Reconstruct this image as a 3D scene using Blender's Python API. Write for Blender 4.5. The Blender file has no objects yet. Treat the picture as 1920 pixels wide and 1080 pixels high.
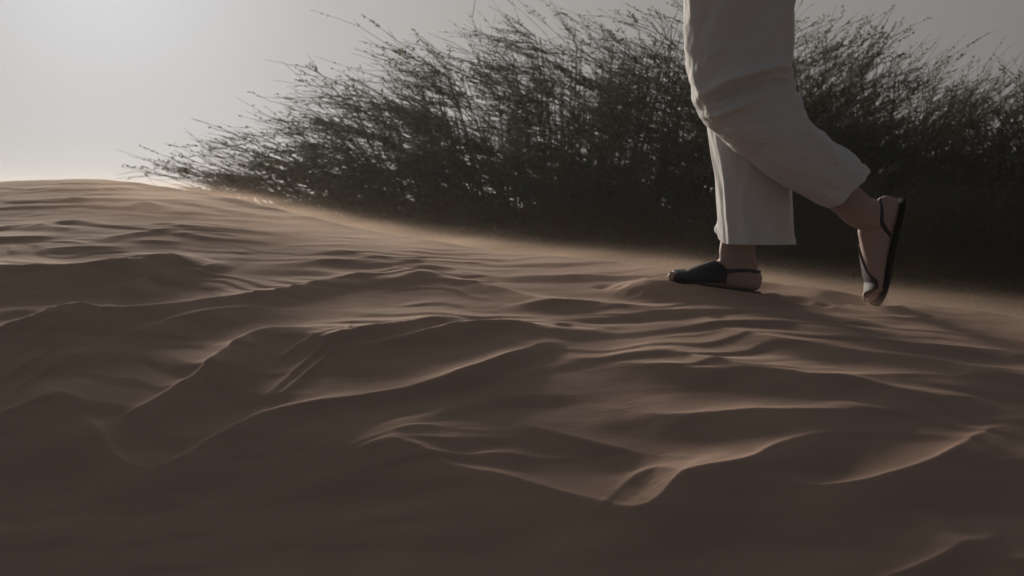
import bpy, bmesh, math, random
import numpy as np
from mathutils import Vector, Matrix
R = math.radians
rng = np.random.default_rng(7)
random.seed(7)
S = bpy.context.scene
C = S.collection

# ------------------------------------------------------------------ camera
F = 1867.0                       # focal length in pixels of a 1920 wide picture
CZ = 1.75                        # camera height over the flat desert
PITCH = math.atan(160 / F)
cam_data = bpy.data.cameras.new('camera'); cam = bpy.data.objects.new('camera', cam_data); C.objects.link(cam)
cam.location = (0, 0, CZ); cam.rotation_euler = (R(90) - PITCH, 0, 0)
cam_data.sensor_width = 36; cam_data.lens = 36 * F / 1920
cam_data.clip_start = 0.05; cam_data.clip_end = 3000
cam_data.dof.use_dof = True; cam_data.dof.focus_distance = 2.6; cam_data.dof.aperture_fstop = 5.6
S.camera = cam

# ------------------------------------------------------------------ sky and sun
SUN_AZ, SUN_EL = R(-22.0), R(12.2)          # azimuth from +Y towards +X
sun_dir = Vector((math.sin(SUN_AZ) * math.cos(SUN_EL), math.cos(SUN_AZ) * math.cos(SUN_EL), math.sin(SUN_EL)))
world = bpy.data.worlds.new('World'); S.world = world; world.use_nodes = True
nt = world.node_tree; nt.nodes.clear()
def N(t, **k):
    n = nt.nodes.new(t)
    for a, b in k.items(): setattr(n, a, b)
    return n
L = lambda a, b: nt.links.new(a, b)
out = N('ShaderNodeOutputWorld'); add = N('ShaderNodeAddShader')
sky = N('ShaderNodeTexSky', sky_type='NISHITA', sun_disc=False)
sky.sun_elevation = SUN_EL; sky.sun_rotation = SUN_AZ; sky.dust_density = 0.0; sky.air_density = 0.2; sky.ozone_density = 1.0
bg = N('ShaderNodeBackground'); bg.inputs['Strength'].default_value = 0.05
hs = N('ShaderNodeHueSaturation'); hs.inputs['Saturation'].default_value = 0.08
lim = N('ShaderNodeVectorMath', operation='MINIMUM'); lim.inputs[1].default_value = (.8, .8, .8)   # dust hides the bright band low on the horizon
L(sky.outputs[0], lim.inputs[0]); L(lim.outputs[0], hs.inputs['Color']); L(hs.outputs[0], bg.inputs['Color'])
# dust in the air: a smooth aureole round the sun
geo = N('ShaderNodeTexCoord')
nrm = N('ShaderNodeVectorMath', operation='NORMALIZE'); L(geo.outputs['Generated'], nrm.inputs[0])
dot = N('ShaderNodeVectorMath', operation='DOT_PRODUCT'); L(nrm.outputs[0], dot.inputs[0]); dot.inputs[1].default_value = sun_dir
clampn = N('ShaderNodeClamp'); clampn.inputs['Min'].default_value = -1; L(dot.outputs['Value'], clampn.inputs['Value'])
ac = N('ShaderNodeMath', operation='ARCCOSINE'); L(clampn.outputs[0], ac.inputs[0])
ramp = N('ShaderNodeValToRGB'); ramp.color_ramp.interpolation = 'B_SPLINE'
mr = N('ShaderNodeMath', operation='DIVIDE'); L(ac.outputs[0], mr.inputs[0]); mr.inputs[1].default_value = math.pi
L(mr.outputs[0], ramp.inputs[0])
HZ = [(0.0, (.44, .44, .45)), (.03, (.375, .373, .378)), (.065, (.285, .276, .267)), (.12, (.218, .207, .197)), (.18, (.155, .146, .137)), (.27, (.105, .103, .096)), (.45, (.030, .032, .035)), (1.0, (.018, .020, .023))]
el = ramp.color_ramp.elements
el[0].position, el[0].color = HZ[0][0], (*HZ[0][1], 1)
el[1].position, el[1].color = HZ[-1][0], (*HZ[-1][1], 1)
for p, c in HZ[1:-1]:
    e = el.new(p); e.color = (*c, 1)
bg2 = N('ShaderNodeBackground'); bg2.inputs['Strength'].default_value = 1.0
L(ramp.outputs[0], bg2.inputs['Color'])
L(bg.outputs[0], add.inputs[0]); L(bg2.outputs[0], add.inputs[1]); L(add.outputs[0], out.inputs['Surface'])

sd = bpy.data.lights.new('sun', 'SUN'); so = bpy.data.objects.new('sun', sd); C.objects.link(so)
sd.energy = 4.3; sd.angle = R(15.0); sd.color = (1.0, .87, .74)
so.rotation_euler = sun_dir.to_track_quat('Z', 'Y').to_euler(); so.location = (0, 0, 10)

S.view_settings.view_transform = 'Standard'; S.view_settings.look = 'None'; S.view_settings.gamma = 1
S.view_settings.use_curve_mapping = False; S.view_settings.exposure = 0.5
S.render.engine = 'CYCLES'
S.cycles.use_denoising = True
S.cycles.max_bounces = 6; S.cycles.transparent_max_bounces = 8; S.cycles.volume_bounces = 1

DUST = .34      # density of the sand blowing over the crest
HAZE = .0014     # density of the dusty air

# ------------------------------------------------------------------ helpers
def P(px, py, d):
    """point of the place seen at photo pixel (px, py), d metres in front of the camera"""
    a, b = (px - 960) / F, (540 - py) / F
    c, s = math.cos(PITCH), math.sin(PITCH)
    return Vector((d * a, d * (c + b * s), CZ + d * (-s + b * c)))
def mesh_np(name, verts, faces, mat=None, smooth=True, parent=None):
    me = bpy.data.meshes.new(name)
    verts = np.asarray(verts, np.float32); faces = np.asarray(faces, np.int32)
    me.vertices.add(len(verts)); me.vertices.foreach_set('co', verts.ravel())
    k = faces.shape[1]
    me.loops.add(faces.size); me.loops.foreach_set('vertex_index', faces.ravel())
    me.polygons.add(len(faces)); me.polygons.foreach_set('loop_start', np.arange(0, faces.size, k, dtype=np.int32))
    me.polygons.foreach_set('use_smooth', np.full(len(faces), smooth))
    me.update(calc_edges=True); me.validate()
    if mat: me.materials.append(mat)
    o = bpy.data.objects.new(name, me); C.objects.link(o)
    if parent: o.parent = parent
    return o
def tag(o, label=None, cat=None, group=None, kind=None):
    for k, v in (('label', label), ('category', cat), ('group', group), ('kind', kind)):
        if v: o[k] = v
    return o
def thing(name, label, cat, loc=(0, 0, 0), group=None):
    o = bpy.data.objects.new(name, None); o.empty_display_size = .1; C.objects.link(o); o.location = loc
    return tag(o, label, cat, group)
def keep(o, root):
    """parent o to root without moving it"""
    o.parent = root; o.matrix_parent_inverse = Matrix.Translation(-Vector(root.location))
    return o
def mat(name, col, rough=.8, spec=.3):
    m = bpy.data.materials.new(name); m.use_nodes = True
    b = m.node_tree.nodes['Principled BSDF']
    b.inputs['Base Color'].default_value = (*col, 1); b.inputs['Roughness'].default_value = rough
    b.inputs['Specular IOR Level'].default_value = spec
    return m, m.node_tree, b
def smooth(a, b, x):
    t = np.clip((x - a) / (b - a), 0, 1); return t * t * (3 - 2 * t)
_perm = rng.permutation(512)
_grad = np.stack([np.cos(np.arange(512) * 2.399), np.sin(np.arange(512) * 2.399)], 1)
def perlin(x, y):
    x = np.asarray(x, float); y = np.asarray(y, float)
    xi, yi = np.floor(x).astype(int), np.floor(y).astype(int); xf, yf = x - xi, y - yi
    u, v = xf**3 * (xf * (xf * 6 - 15) + 10), yf**3 * (yf * (yf * 6 - 15) + 10)
    def g(ix, iy, fx, fy):
        h = _perm[(ix + _perm[iy & 511]) & 511]; return _grad[h, 0] * fx + _grad[h, 1] * fy
    a = g(xi, yi, xf, yf); b = g(xi + 1, yi, xf - 1, yf); c = g(xi, yi + 1, xf, yf - 1); d = g(xi + 1, yi + 1, xf - 1, yf - 1)
    return (a + u * (b - a)) * (1 - v) + (c + u * (d - c)) * v
def fbm(x, y, o=4):
    r, a = 0, 1
    for i in range(o):
        r = r + a * perlin(x + 17.3 * i, y - 9.1 * i); x, y, a = x * 2.03, y * 2.03, a * .5
    return r

# ------------------------------------------------------------------ dune shape
COLS = {-500: [(352, 6.0), (410, 4.7), (500, 3.5), (620, 2.75), (820, 2.2), (1080, 1.75)],
        0:    [(341, 5.2), (400, 4.15), (480, 3.25), (600, 2.58), (800, 2.08), (1080, 1.68)],
        200:  [(337, 5.0), (400, 4.05), (480, 3.25), (600, 2.56), (800, 2.05), (1080, 1.65)],
        400:  [(364, 4.6), (430, 3.75), (500, 3.18), (620, 2.54), (800, 2.05), (1080, 1.64)],
        650:  [(423, 4.0), (470, 3.42), (560, 2.8), (700, 2.24), (860, 1.9), (1080, 1.59)],
        900:  [(466, 3.5), (520, 3.0), (620, 2.47), (760, 2.04), (900, 1.79), (1080, 1.55)],
        1150: [(491, 3.1), (560, 2.65), (660, 2.21), (780, 1.92), (930, 1.69), (1080, 1.52)],
        1400: [(526, 2.78), (600, 2.38), (700, 2.03), (850, 1.73), (960, 1.59), (1080, 1.47)],
        1650: [(557, 2.6), (640, 2.2), (760, 1.86), (880, 1.66), (1080, 1.45)],
        1920: [(592, 2.45), (680, 2.08), (800, 1.77), (950, 1.54), (1080, 1.41)],
        2400: [(655, 2.2), (760, 1.85), (900, 1.58), (1080, 1.38)]}
pts = np.array([P(x, y, d) for x, c in COLS.items() for y, d in c])
crest = np.array([P(x, c[0][0], c[0][1]) for x, c in COLS.items()])
extra = []
for x in (-4, -1.5, 0, 1.5, 4):
    extra.append((x, .55, CZ - .86)); extra.append((x, -1.0, CZ - 1.22))
pts = np.vstack([pts, extra])
def tps_fit(p, z, lam=2e-4):
    n = len(p); d = np.linalg.norm(p[:, None] - p[None], axis=2); K = np.where(d > 0, d * d * np.log(d + 1e-12), 0) + lam * np.eye(n)
    Q = np.hstack([np.ones((n, 1)), p]); A = np.block([[K, Q], [Q.T, np.zeros((3, 3))]])
    return np.linalg.solve(A, np.concatenate([z, np.zeros(3)]))
_w = tps_fit(pts[:, :2], pts[:, 2])
def base(x, y):
    x = np.asarray(x, float); y = np.asarray(y, float); sh = x.shape; x = np.clip(x.ravel(), -4.6, 3.2); y = np.clip(y.ravel(), -1.2, 6.5)
    r = _w[-3] + _w[-2] * x + _w[-1] * y
    for i, (a, b, _) in enumerate(pts):
        d2 = (x - a)**2 + (y - b)**2; r = r + _w[i] * .5 * d2 * np.log(d2 + 1e-12)
    return r.reshape(sh)
cx, cy = crest[:, 0], crest[:, 1]
order = np.argsort(cx); cx, cy = cx[order], cy[order]
cx = np.concatenate([[-12], cx, [5, 12]]); cy = np.concatenate([[7.5], cy, [.9, -2]])
_fx = np.linspace(-12, 12, 600); _fy = np.interp(_fx, cx, cy)
_k = np.exp(-np.linspace(-2, 2, 21)**2); _k /= _k.sum(); _fy = np.convolve(np.pad(_fy, 10, 'edge'), _k, 'valid')
def crest_y(x): return np.interp(x, _fx, _fy)
def fall(s):
    """drop behind the crest: rounded lip, then a slip face"""
    t = np.maximum(s, 0); return .62 * (t - .16 * (1 - np.exp(-t / .16)))
def dune0(x, y):
    x = np.asarray(x, float); y = np.asarray(y, float)
    yc = crest_y(x); s = (y - yc)
    z = base(x, np.minimum(y, yc)) - fall(s)
    flat = .12 * fbm(x * .13 + 3, y * .13, 3) + .04 * fbm(x * .5, y * .5 + 9, 2)
    r = np.hypot(x, y)
    far = smooth(4.5, 14, np.hypot(np.maximum(np.abs(x) - 2.5, 0), np.maximum(-y, 0) + np.maximum(y - 6, 0)) + 4.5)
    z = z * (1 - far) + flat * far
    k = .08; return flat + k * np.logaddexp(0, (z - flat) / k)
def hit(px, py, h=0.0):
    """first point of the plain dune under a photo pixel"""
    d = np.linspace(.7, 6.5, 1200); a, b = (px - 960) / F, (540 - py) / F; c, s = math.cos(PITCH), math.sin(PITCH)
    X, Y, Z = d * a, d * (c + b * s), CZ + d * (-s + b * c)
    f = Z - dune0(X, Y) - h; i = np.argmax(f < 0) if (f < 0).any() else len(d) - 1
    return X[i], Y[i]
LWK = .55
# ridges: (points px,py,height_cm), windward length, slip length
RIDGES = [
 ([(-120,492,2),(0,495,4),(70,497,4.5),(150,496,5),(210,485,5.2),(290,479,5),(350,479,3.5),(402,489,0)], .26, .14),
 ([(190,566,0),(225,545,1.6),(270,522,2.2),(315,508,2.2),(370,505,1.6),(420,492,0)], .07, .08),
 ([(-100,640,3),(0,612,3),(60,590,3.4),(110,573,3.6),(150,567,3.6),(215,576,3),(300,569,2.8),(400,556,2.6),(480,546,2.4),(560,532,2.0),(650,515,1.4),(760,505,0)], .11, .12),
 ([(120,672,0),(180,648,1.2),(260,617,1.7),(330,592,2.0),(400,578,2.0),(480,574,1.6),(580,584,0)], .07, .12),
 ([(150,800,0),(250,770,1.4),(320,728,2.0),(380,686,2.4),(430,645,2.8),(480,618,2.8),(540,612,2.2),(600,615,1.6),(640,618,0)], .07, .15),
 ([(560,660,0),(600,636,1.6),(640,620,3.0),(720,606,3.3),(800,596,2.8),(850,594,1.6),(900,600,0)], .22, .07),
 ([(600,660,0),(660,648,1),(740,634,2),(830,610,2.8),(900,601,3),(970,603,2.2),(1030,615,0)], .12, .09),
 ([(440,800,0),(500,776,2.2),(560,756,2.4),(640,746,2.2),(740,731,1.6),(820,708,1.4),(880,692,1.2),(960,664,.8),(1010,645,0)], .13, .06),
 ([(800,727,0),(840,706,1.5),(890,684,2.6),(950,662,2.6),(1000,648,1.6),(1060,640,0)], .2, .055),
 ([(-80,800,1.5),(0,775,1.5),(60,752,1.5),(110,748,1.4),(170,790,1.2),(230,868,2.2),(300,870,3.0),(350,846,2.9),(420,808,2.3),(500,770,1.8),(560,760,0)], .08, .12),
 ([(640,850,0),(690,832,2.2),(740,822,3.2),(790,836,3),(850,872,2.8),(940,887,3),(1030,915,3),(1120,935,3),(1200,946,3.6),(1240,925,4),(1270,893,4.4),(1330,868,4.8),(1400,860,4.2),(1440,838,3),(1500,817,2.2),(1570,812,1),(1640,815,0)], .16, .13),
 ([(1150,936,0),(1180,905,1),(1215,885,1.6),(1250,885,1.2),(1280,900,0)], .05, .05),
 ([(1440,905,0),(1500,904,2.4),(1560,908,3.4),(1640,893,3.2),(1740,866,2.8),(1800,835,2.4),(1870,800,1.2),(1960,780,0)], .12, .12),
 ([(1180,772,0),(1250,776,1.6),(1320,772,2.2),(1390,765,2.4),(1500,765,2.2),(1620,769,1.6),(1760,772,0)], .14, .09),
 ([(1120,676,0),(1200,681,1.4),(1310,689,2),(1430,690,2),(1520,699,2),(1600,706,2.2),(1700,731,2),(1780,742,1.4),(1860,748,0)], .15, .08),
 ([(1240,655,0),(1300,665,1),(1370,678,1.3),(1460,686,.8),(1520,690,0)], .08, .05),
 ([(1560,1100,3),(1640,1085,5),(1720,1060,5),(1790,1030,5),(1825,1010,4.2),(1860,1040,4.2),(1920,1050,4.5),(2000,1030,2)], .16, .12),
 ([(960,795,0),(1020,805,1),(1090,822,1.6),(1160,842,1.4),(1240,858,0)], .14, .06),
 ([(720,815,0),(760,800,1.2),(800,798,1),(850,806,0)], .07, .04),
 ([(880,856,0),(920,851,1.1),(960,852,1.1),(1000,858,0)], .07, .035),
 ([(840,520,0),(900,528,.8),(960,545,1.3),(1040,562,1.2),(1110,565,.8),(1180,575,0)], .14, .07),
 ([(940,575,0),(1000,566,1.4),(1060,561,1.6),(1130,566,1.4),(1200,578,1),(1300,590,0)], .12, .07),
 ([(1300,600,0),(1400,622,1),(1500,640,1.4),(1600,655,1.4),(1720,668,1.4),(1850,690,1.2),(2000,700,0)], .15, .08),
 ([(1440,700,0),(1560,705,.8),(1700,700,1.2),(1800,705,1.2),(1900,718,1.2),(2000,725,0)], .12, .08),
 ([(1500,610,0),(1580,622,1),(1680,640,1.2),(1800,650,1.2),(1950,662,0)], .12, .07),
 ([(560,470,0),(640,468,.8),(720,482,1.2),(800,490,1),(900,495,0)], .16, .07),
 ([(480,500,0),(600,486,1.2),(700,486,1.4),(790,508,1.2),(880,520,0)], .16, .08),
 ([(640,528,0),(700,522,1.3),(740,524,1.3),(790,508,1.8),(850,524,1.4),(920,530,0)], .16, .08),
 ([(250,386,0),(265,378,1.5),(285,380,1.5),(310,388,0)], .10, .06),
 ([(118,372,0),(135,369,1.2),(155,371,1.0),(175,376,0)], .10, .05),
 ([(90,420,0),(125,412,1.6),(160,414,1.2),(210,422,0)], .14, .06),
 ([(0,424,1.0),(60,418,1.0),(120,428,.8),(170,430,0)], .16, .08),
 ([(-60,442,1.5),(0,444,1.5),(60,442,1.2),(130,448,0)], .16, .08),
 ([(170,452,0),(230,440,1.2),(300,428,1.0),(360,424,0)], .16, .07),
 ([(60,470,0),(130,462,1.4),(200,462,1.2),(270,470,0)], .16, .08),
 ([(230,452,0),(290,450,1.0),(350,456,0)], .12, .06),
 ([(320,440,0),(350,436,1.0),(400,446,0)], .10, .05),
 ([(512,752,0),(535,730,.7),(570,700,.9),(605,672,.8),(630,645,0)], .045, .03),
 ([(485,758,0),(505,738,.6),(545,700,.8),(590,660,.8),(625,632,0)], .045, .03),
 ([(500,690,0),(530,668,.6),(565,642,.8),(600,625,0)], .05, .03),
 ([(0,752,0),(40,722,.7),(90,690,.8),(140,660,0)], .05, .035),
 ([(-40,745,0),(0,715,.6),(50,680,.8),(100,650,.5),(150,622,0)], .05, .035),
 ([(-40,700,0),(20,660,.6),(70,625,.7),(120,598,0)], .05, .035),
 ([(1205,950,0),(1225,980,.4),(1250,1010,.4),(1275,1035,0)], .03, .02),
 ([(1235,945,0),(1255,970,.35),(1275,995,.35),(1290,1010,0)], .03, .02),
 ([(1820,880,0),(1860,868,1.5),(1920,862,2),(1980,860,2)], .14, .12),
]
RW = []
def ridge_height(x, y):
    tot = np.zeros_like(x)
    for q, lw, ls in RW:
        lo, hi = q[:, :2].min(0) - .7, q[:, :2].max(0) + .7
        m = (x > lo[0]) & (x < hi[0]) & (y > lo[1]) & (y < hi[1])
        if not m.any(): continue
        xx, yy = x[m], y[m]
        wob = .012 * fbm(xx * 7, yy * 7 + 5, 2)
        bd = np.full(xx.shape, 9.); bs = np.zeros_like(xx); bh = np.zeros_like(xx)
        # resample polyline smoothly
        n = len(q); t = np.linspace(0, n - 1, (n - 1) * 6 + 1); qq = np.stack([np.interp(t, np.arange(n), q[:, k]) for k in range(3)], 1)
        for _ in range(5): qq[1:-1] = (qq[:-2] + 2 * qq[1:-1] + qq[2:]) / 4
        sw = np.zeros_like(xx); ss_ = np.zeros_like(xx); sh_ = np.zeros_like(xx)
        segs = []
        for a, b in zip(qq[:-1], qq[1:]):
            e = b[:2] - a[:2]; l2 = (e * e).sum() + 1e-12
            tt = np.clip(((xx - a[0]) * e[0] + (yy - a[1]) * e[1]) / l2, 0, 1)
            dx, dy = xx - a[0] - tt * e[0], yy - a[1] - tt * e[1]; d = np.hypot(dx, dy)
            cr = (e[0] * dy - e[1] * dx) / (math.sqrt(l2) * np.maximum(d, 1e-6)); bd = np.minimum(bd, d)
            segs.append((d, np.clip(-cr * 3, -1, 1) * d, a[2] + tt * (b[2] - a[2]), math.sqrt(l2)))
        for d, sg, hh, ln in segs:
            w_ = np.exp(-(d - bd) * 45) * ln; sw += w_; ss_ += w_ * sg; sh_ += w_ * hh
        bs = ss_ / sw; bh = sh_ / sw
        s = bs + wob * smooth(0, .05, np.abs(bs))
        up = np.exp(-np.abs(s / lw)**1.3)
        tt = np.clip(s / ls, 0, 1); dn = 1 - (tt * tt * (3 - 2 * tt)) * .6 - tt * .4
        tot[m] += bh * np.where(s < 0, up, dn) * np.exp(-np.maximum(bd * bd - bs * bs, 0) / .09**2)
    return tot
def ripples(x, y):
    yc = crest_y(x); s = yc - y
    w = smooth(-.3, .25, s) * (1 - smooth(1.9, 3.3, s)) * smooth(.9, 1.6, y)
    ph = y * 5.2 + x * 1.4 + 1.5 * fbm(x * .9, y * .9, 3)
    def saw(p):
        f = p - np.floor(p); return np.where(f < .78, f / .78, (1 - f) / .22)
    a1 = .0105 * saw(-ph) * smooth(-.1, .35, fbm(x * 1.3 + 5, y * 2.2, 2))
    ph2 = y * 11 + x * 2.2 + 2.2 * fbm(x * 1.7 + 8, y * 1.7, 3)
    a2 = .0048 * saw(-ph2) * smooth(-.15, .3, fbm(x * 2.1 - 5, y * 3.5, 2))
    return w * (a1 + a2) * (1 - .35 * smooth(2.6, 3.6, y))
def relief(x, y):
    return ridge_height(x, y) + ripples(x, y) + .006 * fbm(x * 2.2, y * 3.0, 4) + .010 * fbm(x * 1.2, y * 1.6 + 4, 2) * smooth(0.2, 1.0, crest_y(x) - y)
# lay the ridges so that each crest, with its height and what lies under it, stands where it was seen
hs0 = [np.array([p[2] / 100 for p in pl]) for pl, _, _ in RIDGES]
for it in range(5):
    new = []
    for k_, (pl, lw, ls) in enumerate(RIDGES):
        q = []
        for m_, (px, py, h) in enumerate(pl):
            X, Y = hit(px, py, float(hs0[k_][m_])); q.append((X, Y, h / 100))
        new.append((np.array(q), lw * LWK, ls))
    RW[:] = new
    hs0 = [.5 * hs0[k_] + .5 * relief(q[:, 0].copy(), q[:, 1].copy()) for k_, (q, _, _) in enumerate(RW)]
DENTS = []
PADS = [(P(1424, 549, 2.64), P(1246, 524, 2.71), .17, -.001), (P(1643, 578, 2.55), P(1636, 580, 2.55), .14, .007)]
def ground(x, y):
    x = np.asarray(x, float); y = np.asarray(y, float)
    z = dune0(x, y)
    m = np.hypot(x, y - 3) < 6
    r = np.zeros_like(z); r[m] = relief(x[m], y[m])
    r *= smooth(-.9, -.05, crest_y(x) - y + .0) 
    z = z + r
    for a_, b_, rad, up_ in PADS:                 # sand pressed and heaped under the feet
        e = b_ - a_; t = np.clip(((x - a_.x) * e.x + (y - a_.y) * e.y) / (e.x**2 + e.y**2), 0, 1)
        d = np.hypot(x - a_.x - t * e.x, y - a_.y - t * e.y); zz = a_.z + t * e.z + up_
        w = 1 - smooth(.045, rad, d); z = z * (1 - w) + (zz + .004 * np.exp(-((d - .055) / .014)**2)) * w
    for dx, dy, rad, dep in DENTS:
        d = np.hypot(x - dx, y - dy) / rad; z = z - dep * np.exp(-d * d) + dep * .2 * np.exp(-((d - 1.7) / .6)**2)
    return z
def gz(x, y): return float(ground(np.array([x]), np.array([y]))[0])
toe = P(1633, 574, 2.47); pass

for px_, py_, r_, d_ in ((1130, 541, .022, .005), (1165, 548, .018, .004), (1205, 536, .024, .006), (1240, 547, .02, .005), (1275, 556, .026, .006), (1310, 563, .018, .004), (1060, 618, .02, .005),
                         (1455, 552, .02, .005), (1500, 566, .024, .005), (1545, 572, .016, .004), (1190, 560, .014, .004), (1350, 600, .02, .004), (1690, 588, .03, .006), (1740, 596, .02, .004)):
    a_, b_ = hit(px_, py_); DENTS.append((a_, b_, r_, d_))

# ------------------------------------------------------------------ sand material
m_sand, t, b = mat('sand', (.32, .235, .18), 1.0, .06)
n = t.nodes; lk = t.links.new
tc = n.new('ShaderNodeTexCoord'); mp = n.new('ShaderNodeMapping'); mp.inputs['Rotation'].default_value = (0, 0, R(-28)); mp.inputs['Scale'].default_value = (2.0, 9, 9)
lk(tc.outputs['Object'], mp.inputs['Vector'])
nz = n.new('ShaderNodeTexNoise'); nz.inputs['Scale'].default_value = 1.2; nz.inputs['Detail'].default_value = 6; lk(mp.outputs[0], nz.inputs['Vector'])
cr = n.new('ShaderNodeValToRGB'); cr.color_ramp.elements[0].position = .3; cr.color_ramp.elements[0].color = (.31, .215, .172, 1)
cr.color_ramp.elements[1].position = .7; cr.color_ramp.elements[1].color = (.395, .283, .228, 1)
lk(nz.outputs['Fac'], cr.inputs[0]); lk(cr.outputs[0], b.inputs['Base Color'])
n2 = n.new('ShaderNodeTexNoise'); n2.inputs['Scale'].default_value = 14; n2.inputs['Detail'].default_value = 5; lk(mp.outputs[0], n2.inputs['Vector'])
n3 = n.new('ShaderNodeTexNoise'); n3.inputs['Scale'].default_value = 900; n3.inputs['Detail'].default_value = 2; lk(tc.outputs['Object'], n3.inputs['Vector'])
b1 = n.new('ShaderNodeBump'); b1.inputs['Strength'].default_value = .18; b1.inputs['Distance'].default_value = .006; lk(n2.outputs['Fac'], b1.inputs['Height'])
b2 = n.new('ShaderNodeBump'); b2.inputs['Strength'].default_value = .25; b2.inputs['Distance'].default_value = .001; lk(n3.outputs['Fac'], b2.inputs['Height']); lk(b1.outputs[0], b2.inputs['Normal'])
lk(b2.outputs[0], b.inputs['Normal'])

# one sheet: polar grid round a point under the camera, fine where the dune is near
th = np.concatenate([np.linspace(-180, -36, 90, endpoint=False), np.linspace(-36, 36, 760, endpoint=False), np.linspace(36, 180, 90, endpoint=False)])
rr = np.concatenate([np.geomspace(.12, .9, 24, endpoint=False), np.geomspace(.9, 6.2, 640, endpoint=False), np.geomspace(6.2, 420, 60)])
TH, RR = np.meshgrid(np.radians(th), rr); X = RR * np.sin(TH); Y = RR * np.cos(TH)
Z = ground(X, Y)
nr, na = X.shape
V = np.stack([X.ravel(), Y.ravel(), Z.ravel()], 1)
i = np.arange((nr - 1) * na).reshape(nr - 1, na); j = np.roll(i, -1, 1)
Fq = np.stack([i, j, j + na, i + na], 2).reshape(-1, 4)[:, ::-1]
Vc = np.vstack([V, [[0, 0, float(Z[0].mean())]]]); k = np.arange(na)
cap = np.stack([np.full(na, len(V)), np.roll(k, -1), k, k], 1)
o = mesh_np('sand_dune', Vc, Fq, m_sand); tag(o, 'wind rippled brown sand dune with dark slip faces', kind='structure')
# close the small disc under the camera
oc = o.data; bm = bmesh.new(); bm.from_mesh(oc); bm.verts.ensure_lookup_table()
cv = bm.verts[len(V)]
for a in range(na):
    f = bm.faces.new((cv, bm.verts[(a + 1) % na], bm.verts[a])); f.smooth = True
bm.to_mesh(oc); bm.free()

# ------------------------------------------------------------------ thicket behind the dune
m_twig, _, _ = mat('twig_bark', (.115, .085, .062), .9, .1)
m_dry, _, _ = mat('dry_stalk', (.13, .10, .07), .95, .05)
def leafmat(name, c1, c2):
    m, t, b = mat(name, c1, .7, .15)
    gi = t.nodes.new('ShaderNodeNewGeometry'); r = t.nodes.new('ShaderNodeValToRGB'); r.color_ramp.elements[0].color = (*c1, 1); r.color_ramp.elements[1].color = (*c2, 1)
    t.links.new(gi.outputs['Random Per Island'], r.inputs[0]); t.links.new(r.outputs[0], b.inputs['Base Color'])
    tr = t.nodes.new('ShaderNodeBsdfTranslucent'); t.links.new(r.outputs[0], tr.inputs[0])
    mx = t.nodes.new('ShaderNodeMixShader'); mx.inputs[0].default_value = .42
    o = t.nodes['Material Output']; t.links.new(b.outputs[0], mx.inputs[1]); t.links.new(tr.outputs[0], mx.inputs[2]); t.links.new(mx.outputs[0], o.inputs[0])
    return m
m_leaf = leafmat('leaf', (.062, .082, .054), (.135, .15, .10))
def unit(v): return v / (np.linalg.norm(v, axis=-1, keepdims=True) + 1e-9)
def tubes(paths, radii, sides=3):
    M, K, _ = paths.shape
    tg = unit(np.gradient(paths, axis=1)); up = np.where(np.abs(tg[..., 2:3]) > .9, [1., 0, 0], [0., 0, 1.])
    a = unit(np.cross(tg, up)); bb = np.cross(tg, a)
    an = np.arange(sides) * 2 * np.pi / sides
    V = paths[:, :, None] + radii[:, :, None, None] * (a[:, :, None] * np.cos(an)[None, None, :, None] + bb[:, :, None] * np.sin(an)[None, None, :, None])
    idx = np.arange(M * K * sides).reshape(M, K, sides); nx = np.roll(idx, -1, 2)
    Fc = np.stack([idx[:, :-1], nx[:, :-1], nx[:, 1:], idx[:, 1:]], -1).reshape(-1, 4)
    return V.reshape(-1, 3), Fc
def leaves(pos, dirs, ln, wd):
    n = len(pos); d = unit(dirs); s = unit(np.cross(d, unit(rng.normal(size=(n, 3)))))
    ln = ln[:, None]; wd = wd[:, None]
    V = np.stack([pos, pos + d * ln * .5 + s * wd * .5, pos + d * ln, pos + d * ln * .5 - s * wd * .5], 1)
    return V.reshape(-1, 3), np.arange(n * 4).reshape(n, 4)
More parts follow.
